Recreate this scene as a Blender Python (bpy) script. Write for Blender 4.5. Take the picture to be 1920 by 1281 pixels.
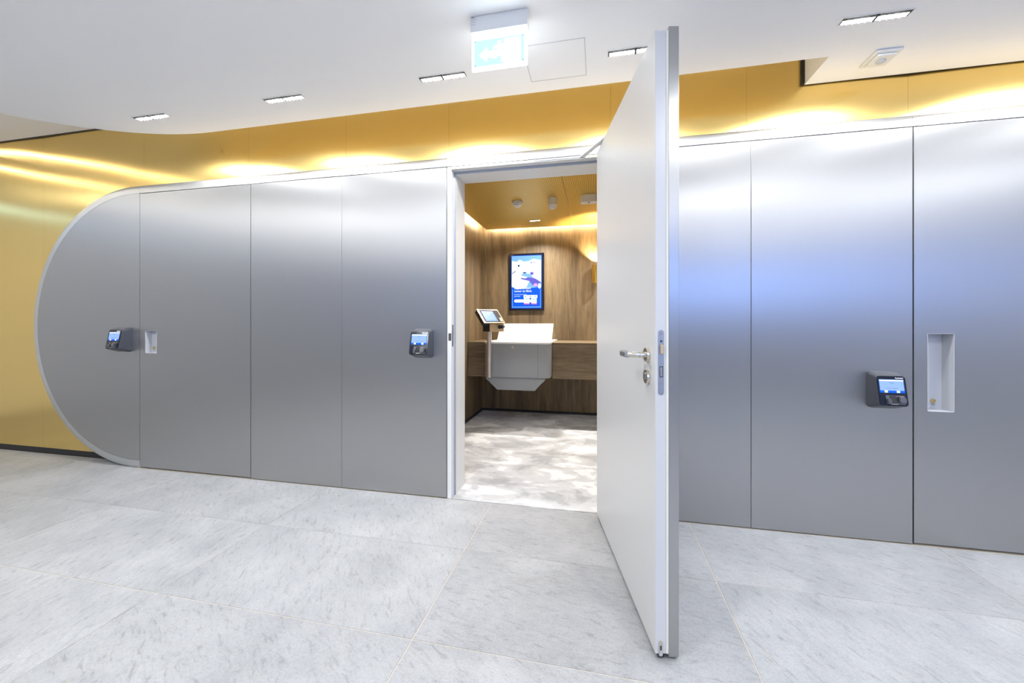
import bpy, bmesh, math, random
from mathutils import Vector, Matrix
random.seed(7)
PI = math.pi
for o in list(bpy.data.objects):
    bpy.data.objects.remove(o)
scene = bpy.context.scene
COL = scene.collection

# ------------------------------------------------------------------ camera, world, exposure
cam_d = bpy.data.cameras.new('camera')
cam_d.sensor_width = 36.0
cam_d.lens = 745.0 / 1920.0 * 36.0
cam_d.shift_y = -37.5 / 1920.0
cam_d.clip_start = 0.02
cam = bpy.data.objects.new('camera', cam_d)
COL.objects.link(cam)
cam.location = (0, 0, 1.2)
cam.rotation_euler = (PI / 2, 0, math.atan(160.0 / 745.0))
scene.camera = cam
world = bpy.data.worlds.new('world')
scene.world = world
world.use_nodes = True
world.node_tree.nodes['Background'].inputs[0].default_value = (0.8, 0.85, 0.95, 1)
world.node_tree.nodes['Background'].inputs[1].default_value = 0.05
vs = scene.view_settings
vs.view_transform = 'Standard'
vs.look = 'None'
vs.gamma = 1.0
vs.exposure = 0.30
vs.use_curve_mapping = False

DOWN_W = 15.5        # corridor downlights
DOWN_C = (0.965, 0.985, 1.0)
BOOTH_W = 14.0
COVE_E = 5.5
WARM = (1.0, 0.86, 0.62)

# ------------------------------------------------------------------ materials
def newmat(name):
    m = bpy.data.materials.new(name)
    m.use_nodes = True
    nt = m.node_tree
    return m, nt, nt.nodes['Principled BSDF']

def pbr(name, col, rough=0.5, metal=0.0, emit=None, es=0.0, spec=0.5, coat=0.0):
    m, nt, b = newmat(name)
    b.inputs['Base Color'].default_value = (*col, 1)
    b.inputs['Roughness'].default_value = rough
    b.inputs['Metallic'].default_value = metal
    b.inputs['Specular IOR Level'].default_value = spec
    b.inputs['Coat Weight'].default_value = coat
    if emit:
        b.inputs['Emission Color'].default_value = (*emit, 1)
        b.inputs['Emission Strength'].default_value = es
    # faint procedural grain so that no surface is perfectly even
    n = nt.nodes.new('ShaderNodeTexNoise'); n.inputs['Scale'].default_value = 35
    tc = nt.nodes.new('ShaderNodeTexCoord')
    nt.links.new(tc.outputs['Object'], n.inputs['Vector'])
    mr = nt.nodes.new('ShaderNodeMapRange')
    mr.inputs['To Min'].default_value = max(0.02, rough - 0.03)
    mr.inputs['To Max'].default_value = min(1, rough + 0.03)
    nt.links.new(n.outputs['Fac'], mr.inputs['Value'])
    nt.links.new(mr.outputs['Result'], b.inputs['Roughness'])
    return m

def coords(nt, scale, kind='Object'):
    tc = nt.nodes.new('ShaderNodeTexCoord')
    mp = nt.nodes.new('ShaderNodeMapping')
    mp.inputs['Scale'].default_value = scale
    nt.links.new(tc.outputs[kind], mp.inputs['Vector'])
    return mp.outputs['Vector']

def noise(nt, vec, scale, detail=3, rough=0.5, dist=0.0):
    n = nt.nodes.new('ShaderNodeTexNoise')
    n.inputs['Scale'].default_value = scale
    n.inputs['Detail'].default_value = detail
    n.inputs['Roughness'].default_value = rough
    n.inputs['Distortion'].default_value = dist
    nt.links.new(vec, n.inputs['Vector'])
    return n.outputs['Fac']

def ramp(nt, fac, stops):
    r = nt.nodes.new('ShaderNodeValToRGB')
    while len(r.color_ramp.elements) < len(stops):
        r.color_ramp.elements.new(0.5)
    for e, (p, c) in zip(r.color_ramp.elements, stops):
        e.position = p
        e.color = (*c, 1)
    nt.links.new(fac, r.inputs['Fac'])
    return r.outputs['Color']

def mrange(nt, v, a, b, lo=0.0, hi=1.0):
    m = nt.nodes.new('ShaderNodeMapRange')
    m.inputs['From Min'].default_value = lo; m.inputs['From Max'].default_value = hi
    m.inputs['To Min'].default_value = a; m.inputs['To Max'].default_value = b
    nt.links.new(v, m.inputs['Value'])
    return m.outputs['Result']

def mixc(nt, fac, a, b, mode='MIX'):
    m = nt.nodes.new('ShaderNodeMix'); m.data_type = 'RGBA'; m.blend_type = mode
    for s, v in ((0, fac), (6, a), (7, b)):
        if hasattr(v, 'links') or hasattr(v, 'is_linked'):
            nt.links.new(v, m.inputs[s])
        elif s == 0:
            m.inputs[0].default_value = v
        else:
            m.inputs[s].default_value = (*v, 1)
    return m.outputs[2]

def bump(nt, b, h, strength, dist=0.002):
    n = nt.nodes.new('ShaderNodeBump')
    n.inputs['Strength'].default_value = strength
    n.inputs['Distance'].default_value = dist
    nt.links.new(h, n.inputs['Height'])
    nt.links.new(n.outputs['Normal'], b.inputs['Normal'])

def brushed(name, col, rough, aniso, var=0.05, scale=(260, 260, 1.2)):
    m, nt, b = newmat(name)
    b.inputs['Metallic'].default_value = 1.0
    v = coords(nt, scale)
    f = noise(nt, v, 1.0, 4, 0.6)
    c1 = tuple(x * 0.992 for x in col)
    c2 = tuple(min(1, x * 1.008) for x in col)
    nt.links.new(ramp(nt, f, [(0.3, c1), (0.7, c2)]), b.inputs['Base Color'])
    nt.links.new(mrange(nt, f, rough - var, rough + var, 0.3, 0.7), b.inputs['Roughness'])
    b.inputs['Anisotropic'].default_value = aniso
    t = nt.nodes.new('ShaderNodeTangent'); t.direction_type = 'RADIAL'; t.axis = 'Z'
    nt.links.new(t.outputs['Tangent'], b.inputs['Tangent'])
    return m

def wood(name, scale, dark, light):
    m, nt, b = newmat(name)
    v = coords(nt, scale)
    big = noise(nt, v, 1.0, 5, 0.62, 0.6)
    v2 = coords(nt, tuple(s * 7 for s in scale))
    fine = noise(nt, v2, 1.0, 3, 0.6)
    c = ramp(nt, big, [(0.30, dark), (0.5, tuple((a + q) / 2 for a, q in zip(dark, light))), (0.72, light)])
    c2 = ramp(nt, fine, [(0.35, (0.62, 0.60, 0.58)), (0.6, (1, 1, 1))])
    nt.links.new(mixc(nt, 0.75, c, c2, 'MULTIPLY'), b.inputs['Base Color'])
    b.inputs['Roughness'].default_value = 0.5
    bump(nt, b, fine, 0.25, 0.001)
    return m

def emis(name, col, s):
    m, nt, b = newmat(name)
    b.inputs['Base Color'].default_value = (*[c * 0.2 for c in col], 1)
    b.inputs['Emission Color'].default_value = (*col, 1)
    b.inputs['Emission Strength'].default_value = s
    b.inputs['Roughness'].default_value = 0.4
    b.inputs['Specular IOR Level'].default_value = 0.15
    return m

def stone():
    m, nt, b = newmat('stone_tile')
    oi = nt.nodes.new('ShaderNodeObjectInfo')
    tc = nt.nodes.new('ShaderNodeTexCoord')
    cmb = nt.nodes.new('ShaderNodeCombineXYZ')
    mul = nt.nodes.new('ShaderNodeMath'); mul.operation = 'MULTIPLY'; mul.inputs[1].default_value = 37.0
    nt.links.new(oi.outputs['Random'], mul.inputs[0])
    nt.links.new(mul.outputs[0], cmb.inputs[0]); nt.links.new(mul.outputs[0], cmb.inputs[2])
    add = nt.nodes.new('ShaderNodeVectorMath'); add.operation = 'ADD'
    nt.links.new(tc.outputs['Object'], add.inputs[0]); nt.links.new(cmb.outputs[0], add.inputs[1])
    rot = nt.nodes.new('ShaderNodeVectorRotate'); rot.rotation_type = 'Z_AXIS'
    nt.links.new(add.outputs[0], rot.inputs['Vector'])
    ang = nt.nodes.new('ShaderNodeMath'); ang.operation = 'MULTIPLY_ADD'
    ang.inputs[1].default_value = 1.3; ang.inputs[2].default_value = 0.1
    nt.links.new(oi.outputs['Random'], ang.inputs[0])
    nt.links.new(ang.outputs[0], rot.inputs['Angle'])
    mp = nt.nodes.new('ShaderNodeMapping'); mp.inputs['Scale'].default_value = (9, 30, 1)
    nt.links.new(rot.outputs[0], mp.inputs['Vector'])
    streak = noise(nt, mp.outputs[0], 1.6, 6, 0.72, 0.8)
    cloud = noise(nt, add.outputs[0], 3.2, 4, 0.6, 0.4)
    fine = noise(nt, add.outputs[0], 130, 3, 0.7)
    base = ramp(nt, cloud, [(0.32, (0.335, 0.342, 0.353)), (0.68, (0.435, 0.44, 0.45))])
    st = ramp(nt, streak, [(0.33, (0.70, 0.70, 0.69)), (0.45, (0.94, 0.94, 0.94)), (0.62, (1, 1, 1))])
    c = mixc(nt, 1.0, base, st, 'MULTIPLY')
    fi = ramp(nt, fine, [(0.30, (0.78, 0.78, 0.78)), (0.55, (1, 1, 1)), (0.75, (1.08, 1.08, 1.08))])
    c = mixc(nt, 0.8, c, fi, 'MULTIPLY')
    # sparse ochre veins
    mp2 = nt.nodes.new('ShaderNodeMapping'); mp2.inputs['Scale'].default_value = (14, 46, 1)
    nt.links.new(rot.outputs[0], mp2.inputs['Vector'])
    vein = noise(nt, mp2.outputs[0], 1.0, 4, 0.6, 1.0)
    vf = mrange(nt, vein, 0.0, 0.30, 0.64, 0.72)
    c = mixc(nt, vf, c, (0.46, 0.38, 0.27))
    # tile-to-tile tone
    tone = mrange(nt, oi.outputs['Random'], 0.93, 1.05)
    tcmb = nt.nodes.new('ShaderNodeCombineXYZ')
    for i in range(3):
        nt.links.new(tone, tcmb.inputs[i])
    c = mixc(nt, 1.0, c, tcmb.outputs[0], 'MULTIPLY')
    nt.links.new(c, b.inputs['Base Color'])
    nt.links.new(mrange(nt, fine, 0.42, 0.62, 0.3, 0.7), b.inputs['Roughness'])
    bump(nt, b, streak, 0.35, 0.003)
    return m

def carpet_mat():
    m, nt, b = newmat('carpet_pile')
    v = coords(nt, (1, 1.5, 1))
    n1 = noise(nt, v, 2.6, 4, 0.6, 0.5)
    n2 = noise(nt, v, 7.0, 3, 0.6, 0.4)
    n3 = noise(nt, v, 260, 2, 0.7)
    a = ramp(nt, n1, [(0.40, (0.44, 0.44, 0.45)), (0.46, (0.60, 0.60, 0.61)), (0.53, (0.64, 0.64, 0.65)), (0.57, (0.84, 0.84, 0.84))])
    q = ramp(nt, n2, [(0.40, (0.82, 0.82, 0.82)), (0.50, (1, 1, 1))])
    c = mixc(nt, 0.6, a, q, 'MULTIPLY')
    g = ramp(nt, n3, [(0.3, (0.75, 0.75, 0.75)), (0.6, (1, 1, 1))])
    c = mixc(nt, 0.7, c, g, 'MULTIPLY')
    nt.links.new(c, b.inputs['Base Color'])
    b.inputs['Roughness'].default_value = 0.95
    b.inputs['Sheen Weight'].default_value = 0.15
    bump(nt, b, n3, 0.5, 0.004)
    return m

def perforated():
    m, nt, b = newmat('gold_perforated')
    v = coords(nt, (1, 1, 1))
    sep = nt.nodes.new('ShaderNodeSeparateXYZ'); nt.links.new(v, sep.inputs[0])
    outs = []
    for i in range(2):
        a = nt.nodes.new('ShaderNodeMath'); a.operation = 'MULTIPLY'; a.inputs[1].default_value = 2 * PI / 0.016
        nt.links.new(sep.outputs[i], a.inputs[0])
        s = nt.nodes.new('ShaderNodeMath'); s.operation = 'COSINE'
        nt.links.new(a.outputs[0], s.inputs[0]); outs.append(s.outputs[0])
    ad = nt.nodes.new('ShaderNodeMath'); ad.operation = 'ADD'
    nt.links.new(outs[0], ad.inputs[0]); nt.links.new(outs[1], ad.inputs[1])
    hole = mrange(nt, ad.outputs[0], 0, 1, 0.75, 1.0)
    nt.links.new(mixc(nt, hole, (0.82, 0.57, 0.13), (0.16, 0.10, 0.02)), b.inputs['Base Color'])
    b.inputs['Metallic'].default_value = 0.55
    b.inputs['Roughness'].default_value = 0.45
    return m

M = {}
M['steel'] = brushed('brushed_steel', (0.48, 0.478, 0.477), 0.39, 0.88, 0.012, (420, 420, 1.5))
M['rim'] = brushed('rim_steel', (0.62, 0.63, 0.64), 0.42, 0.3, 0.01)
M['gold'] = brushed('gold_brass', (0.88, 0.655, 0.25), 0.255, 0.92, 0.010, (420, 420, 1.0))
M['perf'] = perforated()
M['white'] = pbr('white_paint', (0.80, 0.80, 0.80), 0.55)
M['ceil'] = pbr('ceiling_paint', (0.94, 0.94, 0.955), 0.85, spec=0.2)
M['doorwhite'] = pbr('door_lacquer', (0.58, 0.58, 0.585), 0.32)
M['frame'] = pbr('frame_lacquer', (0.74, 0.74, 0.73), 0.38)
M['greywall'] = pbr('grey_wall', (0.48, 0.48, 0.485), 0.8)
M['seal'] = pbr('grey_seal', (0.33, 0.36, 0.44), 0.7)
M['joint'] = pbr('ceiling_joint', (0.55, 0.56, 0.60), 0.8)
M['sealcream'] = pbr('cream_seal', (0.72, 0.70, 0.60), 0.6)
M['black'] = pbr('black_rubber', (0.015, 0.015, 0.018), 0.6)
M['core'] = pbr('dark_core', (0.03, 0.03, 0.032), 0.8)
M['grout'] = pbr('grout', (0.66, 0.58, 0.46), 0.9)
M['stone'] = stone()
M['carpet'] = carpet_mat()
M['woodv'] = wood('oak_vertical', (7, 7, 0.6), (0.115, 0.078, 0.04), (0.30, 0.21, 0.108))
M['woodh'] = wood('oak_horizontal', (0.7, 7, 9), (0.13, 0.09, 0.05), (0.27, 0.195, 0.11))
M['nickel'] = pbr('satin_nickel', (0.66, 0.62, 0.54), 0.28, 1.0)
M['nickel_dark'] = pbr('worn_nickel', (0.36, 0.37, 0.39), 0.45, 1.0)
M['pole'] = pbr('pole_steel', (0.62, 0.57, 0.50), 0.45, 0.8)
M['chrome'] = pbr('chrome', (0.75, 0.76, 0.78), 0.15, 1.0)
M['brass'] = pbr('brass', (0.85, 0.62, 0.25), 0.25, 1.0)
M['terminal'] = pbr('terminal_grey', (0.065, 0.07, 0.085), 0.38)
M['termglass'] = pbr('black_glass', (0.008, 0.010, 0.020), 0.12)
M['gunmetal'] = pbr('gunmetal', (0.16, 0.165, 0.18), 0.35, 0.8)
M['plastic'] = pbr('white_plastic', (0.82, 0.82, 0.80), 0.35)
M['machine'] = pbr('machine_grey', (0.27, 0.283, 0.295), 0.42)
M['recess'] = pbr('recess_lacquer', (0.52, 0.53, 0.56), 0.5)
M['darkslot'] = pbr('dark_slot', (0.04, 0.04, 0.045), 0.6)
M['champagne'] = pbr('champagne_metal', (0.58, 0.45, 0.29), 0.45, 0.7)
M['lampgold'] = pbr('lamp_gold', (0.80, 0.50, 0.10), 0.3, 1.0)
M['cove_booth'] = emis('cove_led_booth', WARM, 75.0)
M['frost'] = emis('lens_light', (0.95, 0.97, 1.0), 5.0)
M['cove'] = emis('cove_led', WARM, COVE_E)
M['covecool'] = emis('line_led', (1.0, 0.90, 0.74), 15.0)
M['e_sky'] = emis('screen_pale_blue', (0.28, 0.44, 0.95), 0.85)
M['e_white'] = emis('screen_white', (0.95, 0.98, 1.0), 1.0)
M['e_blue'] = emis('screen_blue', (0.0, 0.10, 0.85), 1.0)
M['e_deep'] = emis('screen_deep_blue', (0.004, 0.085, 0.60), 1.0)
M['e_mid'] = emis('screen_mid_blue', (0.16, 0.36, 0.95), 1.0)
M['e_pale'] = emis('screen_ice', (0.66, 0.84, 1.0), 1.1)
M['e_violet'] = emis('screen_violet', (0.10, 0.09, 0.45), 1.0)
M['e_rose'] = emis('screen_rose', (0.55, 0.30, 0.62), 1.0)
M['e_red'] = emis('screen_red', (0.45, 0.10, 0.45), 1.0)
M['e_yellow'] = emis('screen_yellow', (1.0, 0.72, 0.30), 1.0)
M['e_ink'] = emis('screen_ink', (0.10, 0.18, 0.45), 0.8)
M['e_navy'] = emis('screen_navy', (0.0, 0.07, 0.28), 0.7)
M['e_cyan'] = emis('sign_cyan', (0.50, 0.80, 0.84), 1.0)
M['e_signw'] = emis('sign_white', (0.90, 0.97, 1.0), 5.0)
M['e_dot'] = emis('sign_dot', (0.05, 0.40, 0.45), 0.8)

# ------------------------------------------------------------------ mesh helpers (world coordinates)
BASE = {}
def tag(o, label, cat, group=None, kind=None):
    if label: o['label'] = label
    if cat: o['category'] = cat
    if group: o['group'] = group
    if kind: o['kind'] = kind
    return o

def thing(name, loc, label, cat, group=None, kind=None, rotz=0.0):
    o = bpy.data.objects.new(name, None)
    o.empty_display_size = 0.05
    COL.objects.link(o)
    o.location = loc
    o.rotation_euler = (0, 0, rotz)
    BASE[o.name] = Matrix.Translation(loc) @ Matrix.Rotation(rotz, 4, 'Z')
    return tag(o, label, cat, group, kind)

def obj(name, bm, mat, parent=None, smooth=False, origin=None, label=None):
    bmesh.ops.recalc_face_normals(bm, faces=bm.faces)
    mtx = Matrix.Identity(4)
    if parent is not None:
        mtx = BASE[parent.name]
    elif origin is not None:
        mtx = Matrix.Translation(origin)
    if mtx != Matrix.Identity(4):
        bm.transform(mtx.inverted())
    me = bpy.data.meshes.new(name)
    if smooth:
        for f in bm.faces: f.smooth = True
        for e in bm.edges:
            if len(e.link_faces) == 2 and e.calc_face_angle(0) > math.radians(38):
                e.smooth = False
    bm.to_mesh(me); bm.free()
    me.materials.append(M[mat] if isinstance(mat, str) else mat)
    o = bpy.data.objects.new(name, me)
    COL.objects.link(o)
    if parent is not None:
        o.parent = parent
        BASE[o.name] = mtx
    else:
        if origin is not None: o.location = origin
        BASE[o.name] = mtx
    if label: o['label'] = label
    return o

def B(): return bmesh.new()

def box(bm, x0, x1, y0, y1, z0, z1, bev=0.0, seg=2, mtx=None):
    r = bmesh.ops.create_cube(bm, size=1.0)
    vs_ = r['verts']
    for v in vs_:
        v.co = Vector(((x0 + x1) / 2 + v.co.x * (x1 - x0), (y0 + y1) / 2 + v.co.y * (y1 - y0), (z0 + z1) / 2 + v.co.z * (z1 - z0)))
    if bev > 0:
        es = list({e for v in vs_ for e in v.link_edges})
        rr = bmesh.ops.bevel(bm, geom=es, offset=bev, segments=seg, profile=0.5, affect='EDGES')
        vs_ = list({v for f in rr['faces'] for v in f.verts} | {v for v in vs_ if v.is_valid})
    if mtx is not None:
        bmesh.ops.transform(bm, matrix=mtx, verts=[v for v in vs_ if v.is_valid])
    return bm

def prism(bm, pts, lo, hi, axes='xz'):
    """polygon pts in the plane of axes, extruded along the third axis from lo to hi"""
    def mk(a, b, c):
        if axes == 'xz': return (a, c, b)
        if axes == 'xy': return (a, b, c)
        return (c, a, b)          # 'yz'
    v0 = [bm.verts.new(mk(a, b, lo)) for a, b in pts]
    v1 = [bm.verts.new(mk(a, b, hi)) for a, b in pts]
    n = len(pts)
    bm.faces.new(v0); bm.faces.new(v1[::-1])
    for i in range(n):
        bm.faces.new((v0[i], v1[i], v1[(i + 1) % n], v0[(i + 1) % n]))
    return bm

def tube(bm, p0, p1, r0, r1=None, seg=20):
    p0 = Vector(p0); p1 = Vector(p1)
    r1 = r0 if r1 is None else r1
    d = p1 - p0
    q = d.to_track_quat('Z', 'Y').to_matrix().to_4x4()
    r = bmesh.ops.create_cone(bm, cap_ends=True, segments=seg, radius1=r0, radius2=r1, depth=d.length)
    bmesh.ops.transform(bm, matrix=Matrix.Translation((p0 + p1) / 2) @ q, verts=r['verts'])
    return bm

def lathe(bm, c, prof, seg=28):
    """prof: (radius, z) rings around the vertical axis through c=(x,y)"""
    rings = []
    for r, z in prof:
        if r < 1e-6:
            rings.append([bm.verts.new((c[0], c[1], z))])
        else:
            rings.append([bm.verts.new((c[0] + r * math.cos(2 * PI * k / seg), c[1] + r * math.sin(2 * PI * k / seg), z)) for k in range(seg)])
    for a, b in zip(rings, rings[1:]):
        for k in range(seg):
            k2 = (k + 1) % seg
            if len(a) == 1 and len(b) > 1: bm.faces.new((a[0], b[k], b[k2]))
            elif len(b) == 1 and len(a) > 1: bm.faces.new((a[k], b[0], a[k2]))
            elif len(a) > 1: bm.faces.new((a[k], b[k], b[k2], a[k2]))
    if len(rings[0]) > 1: bm.faces.new(rings[0])
    if len(rings[-1]) > 1: bm.faces.new(rings[-1])
    return bm

def rrect(x0, x1, y0, y1, r, n=5):
    pts = []
    for cx, cy, a0 in ((x1 - r, y1 - r, 0), (x0 + r, y1 - r, 90), (x0 + r, y0 + r, 180), (x1 - r, y0 + r, 270)):
        for k in range(n + 1):
            a = math.radians(a0 + 90 * k / n)
            pts.append((cx + r * math.cos(a), cy + r * math.sin(a)))
    return pts

def textmesh(s, size, mtx, bm, align='LEFT', ext=0.0002):
    cu = bpy.data.curves.new('t', 'FONT')
    cu.body = s; cu.size = size; cu.align_x = align; cu.extrude = ext; cu.resolution_u = 2
    to = bpy.data.objects.new('t', cu)
    me = bpy.data.meshes.new_from_object(to)
    k = len(bm.verts)
    bm.from_mesh(me)
    bm.verts.ensure_lookup_table()
    bmesh.ops.transform(bm, matrix=mtx, verts=bm.verts[k:])
    bpy.data.objects.remove(to); bpy.data.curves.remove(cu); bpy.data.meshes.remove(me)
    return bm

def copy_tree(o, loc, label=None):
    def rec(src, par):
        c = src.copy(); COL.objects.link(c)
        c.parent = par
        for ch in src.children: rec(ch, c)
        return c
    r = rec(o, None)
    r.location = loc
    if label: r['label'] = label
    return r

def area(name, parent, loc, sx, sy, power, col, rot=(0, 0, 0), spread=PI):
    L = bpy.data.lights.new(name, 'AREA')
    L.shape = 'RECTANGLE'; L.size = sx; L.size_y = sy; L.energy = power; L.color = col; L.spread = spread
    o = bpy.data.objects.new(name, L); COL.objects.link(o)
    o.rotation_euler = rot
    if parent is not None:
        o.parent = parent
        o.location = BASE[parent.name].inverted() @ Vector(loc)
    else:
        o.location = loc
    return o

# ------------------------------------------------------------------ dimensions
WY = 2.54            # face of the steel cladding
GY = 2.64            # face of the gold wall
SEAM = 2.249         # top of panels and doors
TOP = 2.313          # top of the steel rim
CX, CZ = -3.72, 1.1565
RO, RI = 1.1565, 1.0925
CEIL, UPPER = 2.58, 2.88
XL, XR, YB = -7.5, 4.5, -4.0

# ------------------------------------------------------------------ floor
bm = B(); box(bm, XL, XR, YB, 2.66, -0.06, -0.0022)
floor = obj('floor', bm, 'grout', origin=(0, 0, 0))
tag(floor, 'pale grey stone tile floor with thin tan joints', 'floor', kind='structure')
TX, TY, X0, Y0, JG = 1.2225, 0.603, -0.684, 1.387, 0.0035
tile_me = {}
def tile(xa, xb, ya, yb):
    w, h = round(xb - xa, 4), round(yb - ya, 4)
    if (w, h) not in tile_me:
        bm = B(); box(bm, -w / 2, w / 2, -h / 2, h / 2, -0.012, 0.0, 0.0008, 1)
        me = bpy.data.meshes.new('tile'); bm.to_mesh(me); bm.free(); me.materials.append(M['stone']); tile_me[(w, h)] = me
    o = bpy.data.objects.new('tile', tile_me[(w, h)]); COL.objects.link(o); o.parent = floor
    o.location = ((xa + xb) / 2, (ya + yb) / 2, 0)
for i in range(-6, 5):
    for j in range(-9, 2):
        xa, xb = X0 + i * TX + JG / 2, X0 + (i + 1) * TX - JG / 2
        ya, yb = Y0 + j * TY + JG / 2, Y0 + (j + 1) * TY - JG / 2
        xa, xb, ya, yb = max(xa, XL), min(xb, XR), max(ya, YB), min(yb, 2.536)
        if xb - xa > 0.02 and yb - ya > 0.02: tile(xa, xb, ya, yb)
for i in range(-6, -2):
    xa, xb = max(X0 + i * TX + JG / 2, XL), X0 + (i + 1) * TX - JG / 2
    tile(xa, min(xb, -3.7), 2.5375, 2.635)

# ------------------------------------------------------------------ ceilings
pts = [(XR, YB), (XR, 2.622), (1.18, 2.622), (1.18, 2.37), (-2.75, 2.37)]
for k in range(1, 33):
    a = PI / 2 + PI / 2 * k / 32
    pts.append((-2.75 + 1.466 * math.cos(a), 0.904 + 1.466 * math.sin(a)))
pts += [(-4.216, YB)]
bm = B(); prism(bm, pts, CEIL, UPPER - 0.002, 'xy')
ceil = obj('ceiling', bm, 'ceil', origin=(0, 0, 0))
tag(ceil, 'smooth white lowered ceiling with a curved corner over the corridor', 'ceiling', kind='structure')
bm = B(); box(bm, XL, XR, YB, 2.622, UPPER, UPPER + 0.05)
c2 = obj('ceiling_upper', bm, 'ceil', origin=(0, 0, 0))
tag(c2, 'higher grey-white ceiling beyond the curved ceiling edge, far left', 'ceiling', kind='structure')
# black shadow gaps where the ceilings meet the gold wall
g = thing('trim_1', (0, 2.63, UPPER), 'thin black shadow gap between ceiling and gold wall', 'trim', kind='structure')
bm = B(); box(bm, 1.18, XR, 2.6225, 2.638, CEIL + 0.006, CEIL + 0.03); obj('gap_strip', bm, 'black', g)
bm = B(); box(bm, 1.165, 1.1795, 2.615, 2.638, CEIL + 0.006, UPPER - 0.01); obj('gap_strip', bm, 'black', g)
bm = B(); box(bm, XL, 1.16, 2.6225, 2.638, UPPER - 0.004, UPPER + 0.03); obj('gap_strip', bm, 'black', g)
# access hatch in the ceiling
h = thing('access_hatch', (-0.215, 2.11, CEIL), 'square flush white access hatch in the ceiling beside the exit sign', 'hatch')
bm = B(); box(bm, -0.366, -0.064, 1.964, 2.256, CEIL - 0.0012, CEIL - 0.0003); obj('panel', bm, 'ceil', h)
bm = B()
for a in ((-0.371, -0.059, 1.959, 1.962), (-0.371, -0.059, 2.258, 2.261), (-0.371, -0.368, 1.959, 2.261), (-0.062, -0.059, 1.959, 2.261)):
    box(bm, *a, CEIL - 0.001, CEIL - 0.0003)
obj('joint', bm, 'joint', h)

# ------------------------------------------------------------------ room shell behind the camera
def struct(name, label, cat, mat, *a):
    bm = B(); box(bm, *a); o = obj(name, bm, mat, origin=((a[0] + a[1]) / 2, (a[2] + a[3]) / 2, a[4]))
    return tag(o, label, cat, kind='structure')
struct('wall_behind', 'plain grey wall opposite the steel cladding', 'wall', 'greywall', XL, XR, YB - 0.1, YB, -0.06, UPPER + 0.05)
struct('wall_left', 'plain white wall at the far left end', 'wall', 'white', XL - 0.1, XL, YB - 0.1, 2.8, -0.06, UPPER + 0.05)
struct('wall_right', 'plain grey wall at the far right end', 'wall', 'greywall', XR, XR + 0.1, YB - 0.1, 2.8, -0.06, UPPER + 0.05)

wn = thing('window_1', (XL, 0.2, 2.53), 'pale teal clerestory glass strip high on the far left wall, mirrored in the gold', 'window', kind='structure')
bm = B(); box(bm, XL + 0.001, XL + 0.012, YB + 0.3, 2.55, 2.595, 2.695); obj('pane', bm, emis('clerestory_glass', (0.42, 0.66, 1.0), 2.0), wn)
bm = B()
for z in (2.58, 2.696): box(bm, XL + 0.001, XL + 0.02, YB + 0.3, 2.55, z, z + 0.014)
obj('frame', bm, 'nickel_dark', wn)

# ------------------------------------------------------------------ partition behind the gold
pw = thing('wall_partition', (0, 2.72, 0), 'plain partition behind the gold and steel cladding', 'wall', kind='structure')
for a in ((XL, -0.998, 0, UPPER), (0.093, XR, 0, UPPER), (-0.997, 0.092, 2.255, UPPER)):
    bm = B(); box(bm, a[0], a[1], 2.662, 2.788, a[2], a[3]); obj('wall_block', bm, 'white', pw)

# ------------------------------------------------------------------ gold wall panels (slightly pillowed sheets)
gw = thing('wall_gold', (0, GY, 0), 'brushed gold metal wall above and left of the steel panels', 'wall', kind='structure')
seams = [-7.5, -6.55, -5.75, -4.93, -3.76, -2.70, -1.835, -1.02, 0.084, 0.88, 1.70, 2.79, 3.6, 4.5]
def gold_panel(xa, xb, za, zb, amp):
    bm = B(); nx, nz = 16, 24
    gr = [[None] * (nz + 1) for _ in range(nx + 1)]
    for i in range(nx + 1):
        for j in range(nz + 1):
            u, v = i / nx, j / nz
            x, z = xa + (xb - xa) * u, za + (zb - za) * v
            p = 1 - (2 * u - 1) ** 2
            # a cupped sheet: the bow grows towards the free top edge
            y = GY - amp * p * (0.3 + 0.7 * max(0, (z - 1.9) / 0.98))
            gr[i][j] = bm.verts.new((x, y, z))
    for i in range(nx):
        for j in range(nz):
            bm.faces.new((gr[i][j], gr[i + 1][j], gr[i + 1][j + 1], gr[i][j + 1]))
    bk = [bm.verts.new((x, GY + 0.012, z)) for x, z in ((xa, za), (xb, za), (xb, zb), (xa, zb))]
    bm.faces.new(bk)
    def edge(vs_, b0, b1):
        bm.faces.new(vs_ + [b1, b0])
    edge([gr[i][0] for i in range(nx + 1)], bk[0], bk[1])
    edge([gr[i][nz] for i in range(nx + 1)], bk[3], bk[2])
    edge([gr[0][j] for j in range(nz + 1)], bk[0], bk[3])
    edge([gr[nx][j] for j in range(nz + 1)], bk[1], bk[2])
    return obj('gold_panel', bm, 'gold', gw, smooth=True)
amps = [0.004, 0.004, 0.004, 0.006, 0.010, 0.008, 0.006, 0.005, 0.004, 0.010, 0.008, 0.006, 0.006]
for (xa, xb), am in zip(zip(seams, seams[1:]), amps):
    za = 2.262 if -1.1 < xa < 0.05 else (0.055 if xb < -3.5 else 1.9)
    gold_panel(xa + 0.0004, xb - 0.0004, za, UPPER + 0.02, am)
bb = struct('baseboard_gold', 'black recessed skirting under the gold wall, lower left', 'baseboard', 'black', XL, -3.77, GY + 0.004, GY + 0.02, 0.0, 0.053)

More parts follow.
